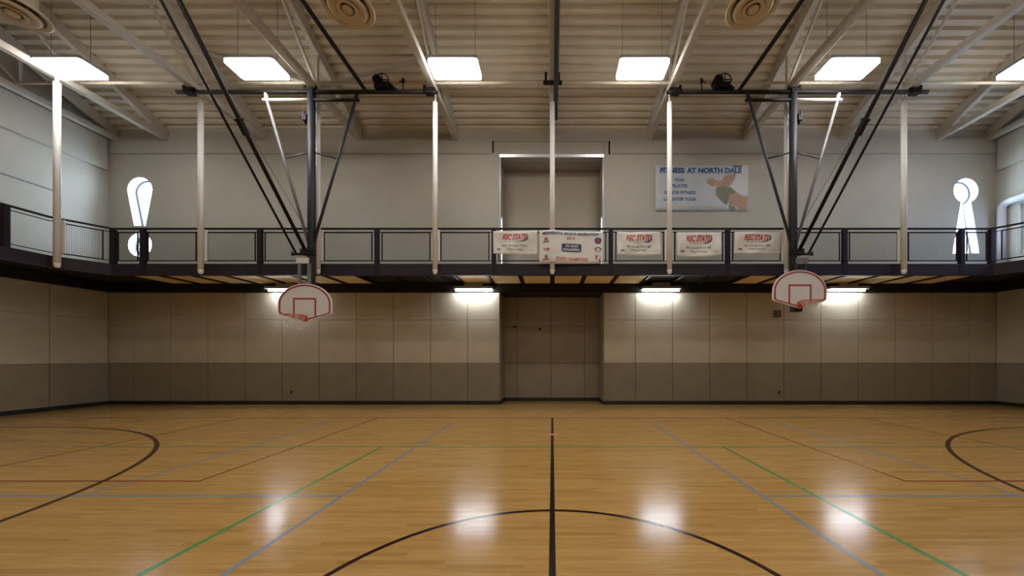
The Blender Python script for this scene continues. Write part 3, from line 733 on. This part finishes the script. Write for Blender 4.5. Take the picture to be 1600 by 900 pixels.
# fitness banner on the back wall
(x0, z1), (x1, z0) = px(1024,258,WY-.03), px(1169,329.5,WY-.03); W, H = x1-x0, z1-z0
fn = lambda u, v: (x0+(x1-x0)*u, WY-.025-.008*math.sin(5*u+2*v)-.010*math.exp(-((v-.23)/.03)**2)*(1 if u < .7 else .3), z0+(z1-z0)*v)
o = tag(sheet(x0, x1, z0, z1, fn, m_blueb, 'fitness_banner'), 'pale blue fitness class banner with a printed exerciser on the upper wall', 'banner')
mbp = M('blue_print', (.03,.09,.24), .5)
for q in words('FITNESS AT NORTH DALE', .49, .885, .88, .125, W, H, 0, .055): printed(fn, [q], mbp, 'lettering', o, .007)
mb_ = M('mid_blue_print', (.06,.13,.30), .5)
for q in (txt('YOGA', .26, .675, .115, .075, W, H, 0, .03), txt('PILATES', .26, .545, .175, .075, W, H, 0, .03), txt('SENIOR FITNESS', .265, .40, .34, .075, W, H, 0, .03), txt('LAUGHTER YOGA', .265, .255, .35, .075, W, H, 0, .03)): printed(fn, [q], mb_, 'lettering', o, .006)
for q in words('CONTACT US FOR MORE INFORMATION', .40, .075, .70, .06, W, H): printed(fn, [q], m_pale, 'lettering', o, .005)
# printed picture: arm and foot, khaki shorts, bare leg, white shirt (flat print)
printed(fn, [upoly([(.869,.81),(.93,.98),(1,1),(1,.33),(.884,.42),(.815,.53),(.861,.70)])], m_shirt, 'printed_shirt', o, .003)
printed(fn, [upoly([(.552,.64),(.575,.71),(.62,.727),(.66,.67),(.707,.656),(.753,.766),(.815,.82),(.869,.82),(.857,.70),(.80,.54),(.737,.52),(.668,.547),(.62,.54),(.568,.594)])], m_skin, 'printed_arm', o, .0055)
printed(fn, [upoly([(.664,.53),(.735,.54),(.815,.516),(.876,.406),(.815,.36),(.79,.234),(.768,.125),(.714,.22),(.66,.344),(.649,.44)])], m_khaki, 'printed_shorts', o, .0065)
printed(fn, [upoly([(.80,.35),(.876,.406),(.93,.33),(.996,.30),(.985,.016),(.93,.01),(.869,.11),(.80,.13),(.785,.234)])], m_skin, 'printed_leg', o, .0075)
printed(fn, [upoly([(.785,.12),(.853,.10),(.872,.016),(.807,.01)])], m_khaki, 'printed_shoe', o, .0085)
printed(fn, [upoly([(.82,.995),(.94,.995),(.925,.955),(.85,.95)])], M('brown_hair_print', (.20,.10,.05), .5), 'printed_hair', o, .0045)

# ------------------------------------------------------------------ small wall fittings
m_plate = M('brown_outlet_plate', (.10,.075,.05), .5)
def fitting(x, y, w_, h_, mat, name, lb, cat, Y=WY-.03, d=.05, inner=None):
    X, Z = px(x, y, Y)
    t = tag(MB().box(X-w_/2, X+w_/2, Y-d, Y, Z-h_/2, Z+h_/2).build(name, mat, None, .006), lb, cat)
    if inner: MB().box(X-w_*.40, X+w_*.40, Y-d-.004, Y-d, Z-h_*.40, Z+h_*.40).build(inner, m_dark if inner == 'socket' else m_plate, t)
    return t
fitting(1214, 490.5, .24, .24, M('grey_brown_speaker_shell', (.12,.10,.08), .6), 'wall_speaker', 'small grey square wall speaker below and left of the right hoop', 'speaker', inner='grille')
fitting(455.5, 612.5, .07, .115, m_plate, 'wall_outlet', 'small brown outlet plate low on the wall left of the alcove', 'outlet', d=.012, inner='socket')
fitting(1217.5, 613, .07, .115, m_plate, 'wall_outlet', 'small brown outlet plate low on the wall right of the alcove', 'outlet', d=.012, inner='socket')
for x, lb in ((804, 'left one of two small dark round knobs on the alcove back wall'), (843.5, 'right one of two small dark round knobs on the alcove back wall')):
    Xk, Zk = px(x, 511 if x < 820 else 514.5, AY-.03)
    MB().lathe([(0,-.05),(.035,-.045),(.045,-.02),(.045,0)], (Xk, AY-.032, Zk), 16, 'y').build('knob', m_joist, wall_back)
